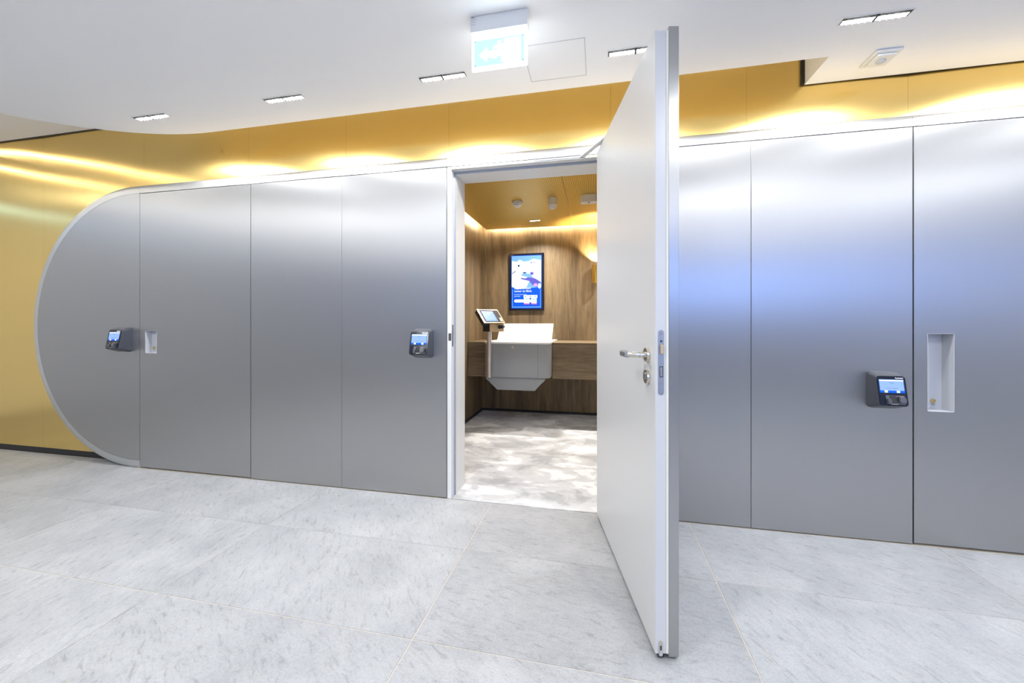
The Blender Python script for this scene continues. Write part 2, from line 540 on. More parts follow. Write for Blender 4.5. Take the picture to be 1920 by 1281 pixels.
# ------------------------------------------------------------------ steel clad wall
sw = thing('wall_steel', (0, WY, 0), 'brushed stainless steel wall cladding with rounded left end', 'wall', kind='structure')
def flat_panel(name, xa, xb, za, zb, par, mat='steel'):
    bm = B(); box(bm, xa, xb, WY, WY + 0.02, za, zb - 0.002, 0.0012, 1)
    return obj(name, bm, mat, par)
def arc(r, a0, a1, n):
    return [(CX + r * math.cos(math.radians(a0 + (a1 - a0) * k / n)), CZ + r * math.sin(math.radians(a0 + (a1 - a0) * k / n))) for k in range(n + 1)]
pp = arc(RI - 0.0015, 90, 270, 64) + [(-3.664, CZ - RI + 0.0015), (-3.664, SEAM - 0.001)]
bm = B(); prism(bm, pp, WY, WY + 0.02, 'xz'); obj('steel_panel', bm, 'steel', sw)
for xa, xb in ((-2.579, -1.801), (-1.799, -1.0), (0.089, 0.869), (0.871, 1.657), (2.757, 3.6), (3.602, XR - 0.002)):
    flat_panel('steel_panel', xa, xb, 0.005, SEAM - 0.001, sw)
# rim: chamfered band around the arc and along the top
def rim_piece(path_in, path_out):
    bm = B(); rings = []
    for (a, b), (c, d) in zip(path_in, path_out):
        ring = []
        for t, y in ((0, WY), (0.5, WY + 0.0008), (0.85, WY + 0.004), (1.0, WY + 0.011), (1.0, WY + 0.06), (0.0, WY + 0.06)):
            ring.append(bm.verts.new((a + (c - a) * t, y, b + (d - b) * t)))
        rings.append(ring)
    for r0, r1 in zip(rings, rings[1:]):
        for k in range(6):
            bm.faces.new((r0[k], r0[(k + 1) % 6], r1[(k + 1) % 6], r1[k]))
    bm.faces.new(rings[0]); bm.faces.new(rings[-1][::-1])
    return obj('steel_rim', bm, 'rim', sw, smooth=True)
ri = [(-3.664, CZ - RI)] + arc(RI, 270, 90, 72)
ro = [(-3.664, 0.001)] + arc(RO, 270, 90, 72)
ri.append((-3.664, SEAM + 0.0012)); ro.append((-3.664, TOP))
rim_piece(ri, ro)
for xa, xb in ((-3.663, -1.001), (-0.9995, 1.657), (1.6585, XR - 0.002)):
    rim_piece([(xa, SEAM + 0.0012), (xb, SEAM + 0.0012)], [(xa, TOP), (xb, TOP)])
# dark carrier behind the panels, seen only through the joints
core = [(xa, xb) for xa, xb in ((-3.664, -1.0), (0.089, XR))]
for xa, xb in core:
    bm = B(); box(bm, xa, xb, WY + 0.085, GY - 0.003, 0.002, SEAM - 0.02); obj('carrier', bm, 'core', sw)
bm = B(); prism(bm, arc(RI - 0.06, 90, 270, 40), WY + 0.03, GY - 0.003, 'xz'); obj('carrier', bm, 'core', sw)
# cove trough and LED strip behind the rim
bm = B(); box(bm, -3.70, XR, WY + 0.062, GY - 0.003, TOP - 0.03, TOP - 0.018); obj('cove_tray', bm, 'white', sw)
cv = thing('cove_light', (0.4, WY + 0.08, TOP - 0.017), 'warm cove light strip hidden behind the top of the steel rim', 'light')
bm = B(); box(bm, -3.62, XR - 0.02, WY + 0.068, WY + 0.084, TOP - 0.0175, TOP - 0.004); obj('led_strip', bm, 'cove', cv)

# doors with a recessed pull (closed)
def niche_leaf(name, label, xa, xb, nx0, nx1, nz0, nz1, kx, kz, dep):
    d = thing(name, ((xa + xb) / 2, WY, 0), label, 'door', kind='structure')
    za, zb = 0.012, SEAM - 0.004
    bm = B()
    xs, zs = [xa, nx0, nx1, xb], [za, nz0, nz1, zb]
    V = [[bm.verts.new((x, WY, z)) for z in zs] for x in xs]
    for i in range(3):
        for j in range(3):
            if not (i == 1 and j == 1):
                bm.faces.new((V[i][j], V[i + 1][j], V[i + 1][j + 1], V[i][j + 1]))
    hole = [V[1][1], V[2][1], V[2][2], V[1][2]]
    inn = [bm.verts.new((v.co.x, WY + dep, v.co.z)) for v in hole]
    per = [V[i][0] for i in range(4)] + [V[3][j] for j in range(1, 4)] + [V[i][3] for i in (2, 1, 0)] + [V[0][j] for j in (2, 1)]
    bk = [bm.verts.new((v.co.x, WY + 0.03, v.co.z)) for v in per]
    n = len(per)
    for k in range(n):
        bm.faces.new((per[k], per[(k + 1) % n], bk[(k + 1) % n], bk[k]))
    obj('door_leaf', bm, 'steel', d)
    bm = B()
    t = 0.001
    for a in ((nx0 + t, nx0 + 3 * t, nz0 + t, nz1 - t), (nx1 - 3 * t, nx1 - t, nz0 + t, nz1 - t), (nx0 + t, nx1 - t, nz0 + t, nz0 + 3 * t), (nx0 + t, nx1 - t, nz1 - 3 * t, nz1 - t)):
        box(bm, a[0], a[1], WY - 0.0008, WY + dep - 0.001, a[2], a[3])
    box(bm, nx0 + t, nx1 - t, WY + dep - 0.003, WY + dep - 0.001, nz0 + t, nz1 - t)
    obj('recess', bm, 'recess', d)
    bm = B()
    tube(bm, (kx, WY + dep - 0.003, kz), (kx, WY + dep - 0.012, kz), 0.011, seg=20)
    k = obj('lock_cylinder', bm, 'brass', d, smooth=True)
    bm = B()
    box(bm, kx - 0.004, kx + 0.004, WY + dep - 0.016, WY + dep - 0.012, kz - 0.02, kz - 0.012); box(bm, kx - 0.0015, kx + 0.0015, WY + dep - 0.0135, WY + dep - 0.0118, kz - 0.007, kz + 0.007)
    obj('keyhole', bm, 'nickel_dark', k)
    return d
niche_leaf('door_2', 'closed steel door with a small square recessed pull, near the rounded end', -3.660, -2.583, -3.605, -3.484, 0.940, 1.127, -3.572, 0.985, 0.05)
niche_leaf('door_3', 'closed steel door with a tall recessed pull, far right', 1.663, 2.752, 1.722, 1.843, 0.718, 1.137, 1.798, 0.765, 0.08)

# ------------------------------------------------------------------ door frame of the open booth
fr = thing('door_frame', (-0.455, 2.66, 0), 'white lacquered frame around the open doorway', 'door frame', kind='structure')
bm = B(); box(bm, -0.996, -0.966, WY + 0.003, 2.60, 0.0, 2.229, 0.0015, 1); obj('jamb', bm, 'frame', fr)
bm = B(); box(bm, -0.996, -0.955, 2.606, 2.79, 0.0, 2.215); obj('jamb_lining', bm, 'frame', fr)
bm = B(); box(bm, -0.9655, -0.956, 2.594, 2.6055, 0.004, 2.222); obj('seal', bm, 'seal', fr)
bm = B(); box(bm, 0.056, 0.086, WY + 0.003, 2.60, 0.0, 2.229, 0.0015, 1); obj('jamb', bm, 'frame', fr)
bm = B(); box(bm, 0.045, 0.09, 2.606, 2.79, 0.0, 2.215); obj('jamb_lining', bm, 'frame', fr)
bm = B(); box(bm, -0.996, 0.09, WY + 0.003, 2.60, 2.230, 2.2475, 0.0012, 1); obj('head', bm, 'frame', fr)
bm = B(); box(bm, -0.996, 0.09, 2.606, 2.79, 2.2155, 2.252); obj('head_lining', bm, 'frame', fr)
bm = B(); box(bm, -0.964, 0.055, 2.594, 2.6055, 2.217, 2.2295); obj('seal', bm, 'seal', fr)
bm = B(); box(bm, -0.40, -0.085, WY + 0.001, WY + 0.003, 2.2345, 2.2365); obj('closer_rail', bm, 'darkslot', fr)
bm = B(); box(bm, -0.06, -0.005, WY + 0.001, WY + 0.003, 2.2375, 2.2405); obj('rail_screw', bm, 'brass', fr)
bm = B(); box(bm, -0.9658, -0.9640, 2.556, 2.578, 1.03, 1.178, 0.0006, 1)
st = obj('strike_plate', bm, 'nickel_dark', fr)
bm = B(); box(bm, -0.986, -0.9664, WY + 0.0015, 2.552, 1.07, 1.12); obj('latch_box', bm, 'gunmetal', st)

# ------------------------------------------------------------------ open door leaf
HX, HY = 0.075, 2.525                                  # hinge end of the steel skin
ux, uy = 0.199, -0.980                                 # along the leaf, hinge -> free edge
ang = math.atan2(uy, ux)
DM = Matrix.Translation((HX, HY, 0)) @ Matrix.Rotation(ang, 4, 'Z')   # local x along leaf, local y to the LEFT of it (outer side)
d1 = thing('door_1', (HX, HY, 0), 'white door standing wide open, steel skin on its outer face', 'door', kind='structure', rotz=ang)
LW = 1.045
# local y: outer face 0 (towards +y = right side), inner side negative
def dbox(bm, x0, x1, y0, y1, z0, z1, bev=0.0):
    box(bm, x0, x1, y0, y1, z0, z1, bev, 1, DM); return bm
obj('steel_skin', dbox(B(), 0.0, LW, -0.036, 0.0, 0.010, SEAM - 0.001, 0.001), 'steel', d1)
leaf = obj('door_leaf', dbox(B(), 0.020, LW - 0.002, -0.083, -0.0365, 0.020, 2.235, 0.0012), 'doorwhite', d1)
obj('seal_strip', dbox(B(), LW - 0.0019, LW + 0.0003, -0.045, -0.037, 0.022, 2.233), 'sealcream', d1)
# lock face plate in the free edge
lp = B()
prism(lp, rrect(-0.073, -0.053, 0.939, 1.170, 0.0095), LW - 0.0018, LW - 0.0002, 'yz')
bmesh.ops.transform(lp, matrix=DM, verts=lp.verts)
lp = obj('lock_plate', lp, 'nickel_dark', d1)
obj('latch_bolt', dbox(B(), LW - 0.0002, LW + 0.008, -0.068, -0.056, 1.085, 1.118, 0.002), 'champagne', lp)
obj('dead_bolt', dbox(B(), LW - 0.0002, LW + 0.0015, -0.0665, -0.0585, 1.005, 1.038, 0.0006), 'chrome', lp)
obj('bolt_slot', dbox(B(), LW - 0.0002, LW + 0.0003, -0.0685, -0.0565, 1.002, 1.041), 'darkslot', lp)
for z in (1.158, 0.985, 0.952):
    bm = B(); tube(bm, (LW - 0.0002, -0.063, z), (LW + 0.0010, -0.063, z), 0.0048, seg=14); bmesh.ops.transform(bm, matrix=DM, verts=bm.verts)
    obj('screw', bm, 'chrome', lp)
bm = B(); tube(bm, (LW - 0.0002, -0.063, 1.130), (LW + 0.0006, -0.063, 1.130), 0.0042, seg=14); bmesh.ops.transform(bm, matrix=DM, verts=bm.verts)
obj('plate_hole', bm, 'darkslot', lp)
# drop seal end bracket at the bottom
bm = B(); prism(bm, rrect(-0.071, -0.057, 0.012, 0.066, 0.0065), LW - 0.0018, LW + 0.0004, 'yz'); bmesh.ops.transform(bm, matrix=DM, verts=bm.verts)
ds = obj('drop_seal_bracket', bm, 'nickel', d1)
obj('bracket_slot', dbox(B(), LW + 0.0004, LW + 0.0009, -0.067, -0.061, 0.034, 0.050), 'darkslot', ds)
bm = B(); tube(bm, (LW + 0.0004, -0.064, 0.022), (LW + 0.003, -0.064, 0.022), 0.0055, seg=16); bmesh.ops.transform(bm, matrix=DM, verts=bm.verts)
obj('screw', bm, 'chrome', ds)
obj('drop_seal', dbox(B(), 0.03, LW - 0.004, -0.072, -0.052, 0.006, 0.0198), 'black', d1)
# lever handle and lock rosette on the inner face (local y = -0.083)
hx, hz = LW - 0.078, 1.076
def dtube(p0, p1, r, r1=None, seg=24):
    bm = B(); tube(bm, p0, p1, r, r1, seg); bmesh.ops.transform(bm, matrix=DM, verts=bm.verts); return bm
ro_ = obj('handle_rosette', dtube((hx, -0.0832, hz), (hx, -0.0945, hz), 0.0265, 0.0255, 32), 'nickel', d1, smooth=True)
bm = B()
path = [(hx, -0.094, hz), (hx, -0.135, hz), (hx - 0.004, -0.147, hz), (hx - 0.014, -0.155, hz), (hx - 0.03, -0.157, hz), (hx - 0.05, -0.157, hz)]
segn = 18; rings = []
for i, p in enumerate(path):
    p = Vector(p)
    d = (Vector(path[min(i + 1, len(path) - 1)]) - Vector(path[max(i - 1, 0)])).normalized()
    s = d.cross(Vector((0, 0, 1))).normalized()
    rr = 0.0105
    rings.append([bm.verts.new(p + s * rr * math.cos(2 * PI * k / segn) + Vector((0, 0, 1)) * rr * math.sin(2 * PI * k / segn)) for k in range(segn)])
for a, b in zip(rings, rings[1:]):
    for k in range(segn): bm.faces.new((a[k], a[(k + 1) % segn], b[(k + 1) % segn], b[k]))
bm.faces.new(rings[0]); bm.faces.new(rings[-1][::-1])
bmesh.ops.transform(bm, matrix=DM, verts=bm.verts)
lv = obj('lever', bm, 'nickel', d1, smooth=True)
bm = dtube((hx, -0.116, hz), (hx, -0.1175, hz), 0.0109, seg=20); obj('collar_ring', bm, 'nickel_dark', lv)
obj('lever_tip', dbox(B(), hx - 0.085, hx - 0.006, -0.1685, -0.1465, hz - 0.0118, hz + 0.0118, 0.004), 'nickel_dark', lv)
kr = obj('lock_rosette', dtube((hx, -0.0832, 0.994), (hx, -0.0945, 0.994), 0.0265, 0.0255, 32), 'nickel', d1, smooth=True)
bm = B(); prism(bm, rrect(hx - 0.0075, hx + 0.0075, 0.984, 1.010, 0.0073), -0.0975, -0.094, 'xz'); bmesh.ops.transform(bm, matrix=DM, verts=bm.verts)
obj('key_cylinder', bm, 'nickel_dark', kr)
# closer arm from the frame head to the top of the leaf
ca = B()
p0, p1 = Vector((-0.093, 2.548, 2.2412)), Vector((0.118, 2.19, 2.2412))
dv = (p1 - p0); L = dv.length; aa = math.atan2(dv.y, dv.x)
box(ca, 0, L, -0.015, 0.015, -0.0045, 0.0045, 0.001, 1, Matrix.Translation(p0) @ Matrix.Rotation(aa, 4, 'Z'))
obj('closer_arm', ca, 'plastic', d1)

# ------------------------------------------------------------------ corridor downlights
def downlight(x, y, label, group, first=[None]):
    loc = (x, y, CEIL)
    if first[0] is not None:
        c = copy_tree(first[0], loc, label); c['group'] = group; return c
    t = thing('ceiling_downlight', loc, label, 'downlight', group)
    z = CEIL
    bm = B()
    for a in ((-0.140, 0.140, -0.026, -0.022), (-0.140, 0.140, 0.022, 0.026), (-0.140, -0.136, -0.022, 0.022), (0.136, 0.140, -0.022, 0.022)):
        box(bm, x + a[0], x + a[1], y + a[2], y + a[3], z - 0.0022, z - 0.0004)
    obj('frame', bm, 'plastic', t)
    bm = B(); box(bm, x - 0.136, x + 0.136, y - 0.022, y + 0.022, z - 0.0008, z - 0.0004)
    obj('backing', bm, 'core', t)
    for s in (-1, 1):
        bm = B(); cx = x + s * 0.067
        box(bm, cx - 0.062, cx + 0.062, y - 0.004, y + 0.020, z - 0.0016, z - 0.0010)
        ln = obj('lens', bm, 'frost', t)
        for k in range(4):
            bm = B(); gx = cx - 0.062 + 0.124 * (k + 1) / 5
            box(bm, gx - 0.0012, gx + 0.0012, y - 0.010, y + 0.020, z - 0.0062, z - 0.0042); obj('louvre', bm, 'plastic', ln)
    bm = B(); box(bm, x - 0.005, x + 0.005, y - 0.022, y + 0.022, z - 0.0062, z - 0.0009); obj('divider', bm, 'core', t)
    area('lamp', t, (x, y + 0.008, z - 0.004), 0.258, 0.024, DOWN_W, DOWN_C)
    first[0] = t
    return t
RY = 2.107
labs = {-2.941: 'slim twin ceiling downlight above the small square door recess, leftmost',
        -1.897: 'slim twin ceiling downlight second from the left',
        -0.853: 'slim twin ceiling downlight just left of the exit sign',
        0.190: 'slim twin ceiling downlight partly hidden by the open door top',
        1.232: 'slim twin ceiling downlight at upper right, largest in view'}
for x in labs: downlight(x, RY, labs[x], 'corridor ceiling downlights')
for x, w in ((2.274, 'first'), (3.317, 'second')): downlight(x, RY, 'slim twin ceiling downlight, %s beyond the right edge of the view' % w, 'corridor ceiling downlights')
fill_lamp = bpy.data.lights['lamp'].copy(); fill_lamp.energy = DOWN_W * 1.55
for y, rw in ((0.3, 'overhead'), (-1.7, 'rear')):  # two rows added out of view as fill, lifting the ceiling by bounce
    for k, w in enumerate(('first', 'second', 'third', 'fourth')):
        o = downlight(-3.0 + 2.1 * k, y, 'added fill downlight out of view, %s from the left in the %s row' % (w, rw), 'corridor ceiling downlights')
        for ch in o.children:
            if ch.type == 'LIGHT': ch.data = fill_lamp

for k, (x, y) in enumerate(((-6.4, 0.5), (-5.3, -0.9), (-6.4, -2.3))):  # added out of view to brighten the gold and steel at left
    o = downlight(x, y, 'added unseen fill downlight in the upper ceiling at far left, %s from the gold wall' % ('first', 'second', 'third')[k], 'corridor ceiling downlights')
    o.location.z = UPPER
# curved light lines on the upper ceiling, seen mirrored in the gold wall
def light_line(ctrl, label):
    n = 40; pts = []
    for k in range(n + 1):
        t = k / n * (len(ctrl) - 1); i = min(int(t), len(ctrl) - 2); f = t - i
        P = [Vector(ctrl[max(0, min(len(ctrl) - 1, i + q))]) for q in (-1, 0, 1, 2)]
        pts.append(0.5 * ((2 * P[1]) + (-P[0] + P[2]) * f + (2 * P[0] - 5 * P[1] + 4 * P[2] - P[3]) * f * f + (-P[0] + 3 * P[1] - 3 * P[2] + P[3]) * f ** 3))
    bm = B(); rings = []
    for k, p in enumerate(pts):
        d = (pts[min(n, k + 1)] - pts[max(0, k - 1)]).normalized(); s = Vector((-d.y, d.x))
        rings.append([bm.verts.new((p.x + s.x * w, p.y + s.y * w, z)) for w, z in ((-0.018, UPPER - 0.001), (0.018, UPPER - 0.001), (0.018, UPPER - 0.006), (-0.018, UPPER - 0.006))])
    for a, b in zip(rings, rings[1:]):
        for q in range(4): bm.faces.new((a[q], a[(q + 1) % 4], b[(q + 1) % 4], b[q]))
    bm.faces.new(rings[0]); bm.faces.new(rings[-1][::-1])
    o = obj('curved_light_line', bm, 'covecool', origin=(ctrl[0][0], ctrl[0][1], UPPER))
    tag(o, label, 'light', 'curved light lines on the upper ceiling')
light_line([(-5.95, 2.53), (-5.56, 2.38), (-5.316, 2.12), (-4.979, 1.62), (-4.85, 0.9), (-4.85, 0.2)], 'curved warm light line mirrored as the upper streak in the gold wall')
light_line([(-6.47, 2.5), (-6.37, 2.21), (-6.23, 1.853), (-6.024, 1.467), (-5.85, 0.9), (-5.8, 0.2)], 'curved warm light line mirrored as the lower streak in the gold wall')

# ------------------------------------------------------------------ exit sign
ex = thing('exit_sign', (-0.431, 1.72, CEIL), 'lit emergency exit sign box hanging from the ceiling', 'exit sign')
SX0, SX1, SY = -0.559, -0.304, 1.72
bm = B(); box(bm, SX0 - 0.003, SX1 + 0.003, SY, SY + 0.05, CEIL - 0.072, CEIL - 0.0005, 0.003); obj('housing', bm, 'plastic', ex)
bm = B(); box(bm, SX0, SX1, SY + 0.012, SY + 0.030, CEIL - 0.236, CEIL - 0.0722, 0.002); pnl = obj('light_panel', bm, 'e_signw', ex)
fy = SY + 0.0118
px0, px1, pz0, pz1 = SX0 + 0.012, SX1 - 0.013, CEIL - 0.224, CEIL - 0.106
bm = B(); prism(bm, rrect(px0, px1, pz0, pz1, 0.002), fy - 0.0006, fy, 'xz'); obj('pictogram_field', bm, 'e_cyan', pnl)
bm = B()
y0, y1 = fy - 0.0014, fy - 0.0007
def ex_poly(pts): prism(bm, [(px0 + a, pz0 + b) for a, b in pts], y0, y1, 'xz')
W_, H_ = px1 - px0, pz1 - pz0
ex_poly([(0.138, 0.004), (0.215, 0.004), (0.215, H_ - 0.008), (0.138, H_ - 0.008)])          # doorway
ex_poly([(0.022, 0.050), (0.060, 0.018), (0.060, 0.036), (0.122, 0.036), (0.122, 0.064), (0.060, 0.064), (0.060, 0.082)])   # arrow
for c, r in (((0.118, 0.098), 0.0085),):
    ex_poly([(c[0] + r * math.cos(2 * PI * k / 16), c[1] + r * math.sin(2 * PI * k / 16)) for k in range(16)])
ex_poly([(0.100, 0.088), (0.126, 0.086), (0.134, 0.060), (0.112, 0.058)])                    # running figure
ex_poly([(0.126, 0.086), (0.136, 0.070), (0.142, 0.074), (0.132, 0.090)])
ex_poly([(0.100, 0.088), (0.086, 0.072), (0.090, 0.068), (0.106, 0.080)])
ex_poly([(0.112, 0.060), (0.122, 0.058), (0.104, 0.030), (0.082, 0.030), (0.082, 0.037), (0.098, 0.038)])
ex_poly([(0.120, 0.060), (0.134, 0.060), (0.137, 0.032), (0.134, 0.010), (0.126, 0.010), (0.128, 0.034)])
obj('pictogram', bm, 'e_signw', pnl)
for a, b in ((0.004, 0.004), (0.004, H_ - 0.004), (W_ - 0.004, 0.004), (W_ - 0.004, H_ - 0.004)):
    bm = B(); tube(bm, (px0 + a, fy - 0.003, pz0 + b), (px0 + a, fy - 0.0006, pz0 + b), 0.0022, seg=10); obj('fixing_pin', bm, 'e_dot', pnl)
bm = B()
for k, (a, wd) in enumerate(((0.008, 0.020), (0.017, 0.022), (0.027, 0.018), (0.037, 0.020))):
    box(bm, SX0 + 0.002, SX0 + 0.002 + wd, SY - 0.0004, SY - 0.00005, CEIL - a - 0.0014, CEIL - a)
box(bm, SX0 + 0.002, SX0 + 0.012, SY - 0.0004, SY - 0.00005, CEIL - 0.007, CEIL - 0.003)
obj('type_plate_print', bm, 'seal', ex)

# ------------------------------------------------------------------ ceiling motion sensor at the right
ms = thing('motion_sensor', (1.444, 2.43, CEIL), 'flat white square sensor on the ceiling at upper right', 'sensor')
bm = B(); box(bm, 1.385, 1.505, 2.36, 2.50, CEIL - 0.012, CEIL - 0.0005, 0.003); obj('base_plate', bm, 'plastic', ms)
bm = B(); box(bm, 1.402, 1.488, 2.378, 2.482, CEIL - 0.022, CEIL - 0.0122, 0.004); cvr = obj('cover', bm, 'plastic', ms)
bm = B(); lathe(bm, (1.445, 2.43), [(0.022, CEIL - 0.0222), (0.021, CEIL - 0.027), (0.012, CEIL - 0.032), (0, CEIL - 0.034)]); obj('lens', bm, 'recess', cvr, smooth=True)

# ------------------------------------------------------------------ access terminals on the steel wall
def reader(label, group):
    t = thing('access_terminal', (0, 0, 0), label, 'terminal', group)
    w = 0.0675
    # outline of the shell: back at y=0 (wall), front leaning back
    back = rrect(-w, w, 0.0, 0.199, 0.018)
    front = rrect(-w, w, 0.026, 0.181, 0.016)
    bm = B(); rings = []
    def lean(z): return -0.100 + (z - 0.026) * (0.030 / 0.155)
    rings.append([bm.verts.new((x, -0.0005, z)) for x, z in back])
    rings.append([bm.verts.new((x, -0.020, z)) for x, z in back])
    rings.append([bm.verts.new((x * 0.985, lean(z), z)) for x, z in front])
    n = len(back)
    for a, b in zip(rings, rings[1:]):
        for k in range(n): bm.faces.new((a[k], a[(k + 1) % n], b[(k + 1) % n], b[k]))
    bm.faces.new(rings[0]); bm.faces.new(rings[-1][::-1])
    obj('shell', bm, 'terminal', t, smooth=True)
    # frame of the leaning front: local (a,b) -> world
    up = Vector((0, 0.030, 0.155)).normalized(); rt = Vector((1, 0, 0)); nn = rt.cross(up)      # nn points to the viewer
    O = Vector((0, -0.100, 0.026))
    F = Matrix(((rt.x, up.x, nn.x, O.x), (rt.y, up.y, nn.y, O.y), (rt.z, up.z, nn.z, O.z), (0, 0, 0, 1)))
    def fp(bm, pts, lo, hi):
        k = len(bm.verts); prism(bm, pts, lo, hi, 'xy'); bm.verts.ensure_lookup_table()
        bmesh.ops.transform(bm, matrix=F, verts=bm.verts[k:]); return bm
    def rc(a, b, c, d): return [(a, c), (b, c), (b, d), (a, d)]
    gl = obj('front_glass', fp(B(), rrect(-0.064, 0.064, 0.002, 0.156, 0.015), 0.0005, 0.003), 'termglass', t)
    obj('screen', fp(B(), rc(-0.054, 0.054, 0.070, 0.137), 0.003, 0.0034), 'e_sky', t)
    obj('screen_glow_edge', fp(B(), rc(-0.057, 0.057, 0.068, 0.1405), 0.003, 0.0032), 'e_navy', gl)
    obj('screen_header', fp(B(), rc(-0.054, 0.054, 0.1305, 0.137), 0.0034, 0.0037), 'e_white', gl)
    obj('screen_footer', fp(B(), rc(-0.054, 0.054, 0.070, 0.081), 0.0034, 0.0037), 'e_blue', gl)
    obj('screen_button', fp(B(), rc(-0.035, -0.021, 0.070, 0.081), 0.0037, 0.004), 'e_yellow', gl)
    obj('screen_button', fp(B(), rc(0.019, 0.033, 0.070, 0.081), 0.0037, 0.004), 'e_pale', gl)
    TM = F @ Matrix.Translation((0, 0.118, 0.0038))
    obj('screen_text', textmesh('Tresor', 0.009, TM, B(), 'CENTER'), 'e_ink', gl)
    bm = B()
    for a, b, c in ((-0.026, -0.002, 0.092), (0.002, 0.028, 0.092)): fp(bm, rc(a, b, c, c + 0.0018), 0.0036, 0.0039)
    obj('screen_text_line', bm, 'e_ink', gl)
    obj('maker_name', textmesh('hommer', 0.0105, F @ Matrix.Translation((0.056, 0.1435, 0.0034)), B(), 'RIGHT', 0.0004), 'e_white', gl)
    # finger scanner: recessed well, side guides and glowing sensor block
    obj('scanner_well', fp(B(), rc(-0.033, 0.050, 0.010, 0.056), 0.003, 0.0045), 'gunmetal', t)
    obj('scanner_throat', fp(B(), rc(-0.018, 0.012, 0.014, 0.054), 0.0045, 0.0052), 'core', t)
    bm = B(); k = 0
    prism(bm, [(0.016, 0.018), (0.048, 0.018), (0.048, 0.042), (0.040, 0.050), (0.016, 0.050)], 0.0045, 0.022, 'xy'); bmesh.ops.bevel(bm, geom=list(bm.edges), offset=0.003, segments=2, affect='EDGES'); bmesh.ops.transform(bm, matrix=F, verts=bm.verts)
    sb = obj('scanner_block', bm, 'gunmetal', t, smooth=True)
    bm = B(); box(bm, 0.024, 0.038, 0.0498, 0.0506, 0.009, 0.018, mtx=F); obj('status_light', bm, 'e_yellow', sb)
    bm = B(); prism(bm, [(-0.032, 0.012), (-0.016, 0.012), (-0.014, 0.034), (-0.018, 0.038), (-0.032, 0.038)], 0.0045, 0.018, 'xy'); bmesh.ops.bevel(bm, geom=list(bm.edges), offset=0.002, segments=1, affect='EDGES'); bmesh.ops.transform(bm, matrix=F, verts=bm.verts)
    obj('finger_guide', bm, 'terminal', t, smooth=True)
    obj('scanner_lip', fp(B(), rc(-0.016, 0.014, 0.009, 0.012), 0.0045, 0.010), 'nickel', t)
    return t
G_ = 'access terminals on the steel wall'
rd = reader('wall access terminal on the rounded steel end, beside the small recess', G_)
rd.location = (-3.807, WY - 0.0005, 0.952)
copy_tree(rd, (-1.160, WY - 0.0005, 0.952), 'wall access terminal just left of the open doorway')
copy_tree(rd, (1.510, WY - 0.0005, 0.732), 'wall access terminal mounted lowest, beside the tall recessed pull at right')

# ------------------------------------------------------------------ the booth behind the open door
BX0, BX1, BY0, BY1 = -1.52, 1.0, 2.792, 5.17
struct('carpet', 'mottled pale grey plush carpet inside the booth', 'carpet', 'carpet', BX0 + 0.001, BX1 - 0.001, 2.79, BY1 - 0.001, -0.05, 0.004)
bm = B(); box(bm, -0.965, 0.055, 2.539, 2.789, -0.003, 0.004); cs = obj('carpet_threshold', bm, 'carpet', origin=(-0.45, 2.66, 0))
tag(cs, 'strip of pale carpet in the doorway threshold', 'carpet', kind='structure')
struct('wall_booth_left', 'oak veneer side wall of the booth', 'wall', 'woodv', BX0 - 0.08, BX0, BY0, BY1 + 0.08, -0.05, 2.62)
struct('wall_booth_back', 'oak veneer back wall of the booth', 'wall', 'woodv', BX0, BX1, BY1, BY1 + 0.08, -0.05, 2.62)
struct('wall_booth_right', 'oak veneer right wall of the booth hidden by the door', 'wall', 'woodv', BX1, BX1 + 0.08, BY0, BY1 + 0.08, -0.05, 2.62)
struct('baseboard_booth_left', 'black skirting on the booth side wall', 'baseboard', 'black', BX0 + 0.0005, BX0 + 0.012, BY0, BY1, 0.004, 0.035)
struct('baseboard_booth_back', 'black skirting on the booth back wall', 'baseboard', 'black', BX0 + 0.012, BX1, BY1 - 0.012, BY1 - 0.0005, 0.004, 0.035)
struct('ceiling_booth_top', 'upper slab above the booth ceiling', 'ceiling', 'white', BX0, BX1, BY0, BY1, 2.56, 2.62)
bc = thing('ceiling_booth', (0, 4, 2.42), 'perforated gold metal ceiling inside the booth', 'ceiling', kind='structure')
for xa, xb in ((BX0 + 0.08, -0.297), (-0.293, BX1 - 0.08)):
    bm = B(); box(bm, xa, xb, BY0 + 0.002, BY1 - 0.08, 2.42, 2.436); obj('ceiling_panel', bm, 'perf', bc)
bl = thing('cove_light', (BX0 + 0.05, 4.0, 2.45), 'warm light strip in the ceiling slot along the booth walls', 'light')
bm = B(); box(bm, BX0 + 0.085, BX0 + 0.10, BY0 + 0.1, BY1 - 0.09, 2.4365, 2.455); obj('led_strip', bm, 'cove_booth', bl)
bm = B(); box(bm, BX0 + 0.10, BX1 - 0.1, BY1 - 0.10, BY1 - 0.085, 2.4365, 2.455); obj('led_strip', bm, 'cove_booth', bl)
# booth downlight
def booth_light(x, y, label, pw_):
    t = thing('recessed_spot', (x, y, 2.42), label, 'downlight', 'booth ceiling spots')
    bm = B()
    for a in ((-0.065, 0.065, -0.016, -0.011), (-0.065, 0.065, 0.011, 0.016), (-0.065, -0.06, -0.011, 0.011), (0.06, 0.065, -0.011, 0.011)):
        box(bm, x + a[0], x + a[1], y + a[2], y + a[3], 2.414, 2.4195)
    obj('frame', bm, 'plastic', t)
    bm = B(); box(bm, x - 0.06, x + 0.06, y - 0.011, y + 0.011, 2.4175, 2.4195); obj('lens', bm, 'gunmetal', t)
    area('lamp', t, (x, y, 2.4165), 0.11, 0.02, pw_, (1.0, 0.97, 0.92), spread=math.radians(130))
booth_light(-0.735, 4.735, 'small slim recessed spot in the gold booth ceiling near the back wall', 20)
booth_light(0.45, 4.735, 'small slim recessed spot in the booth ceiling hidden by the door', 20)
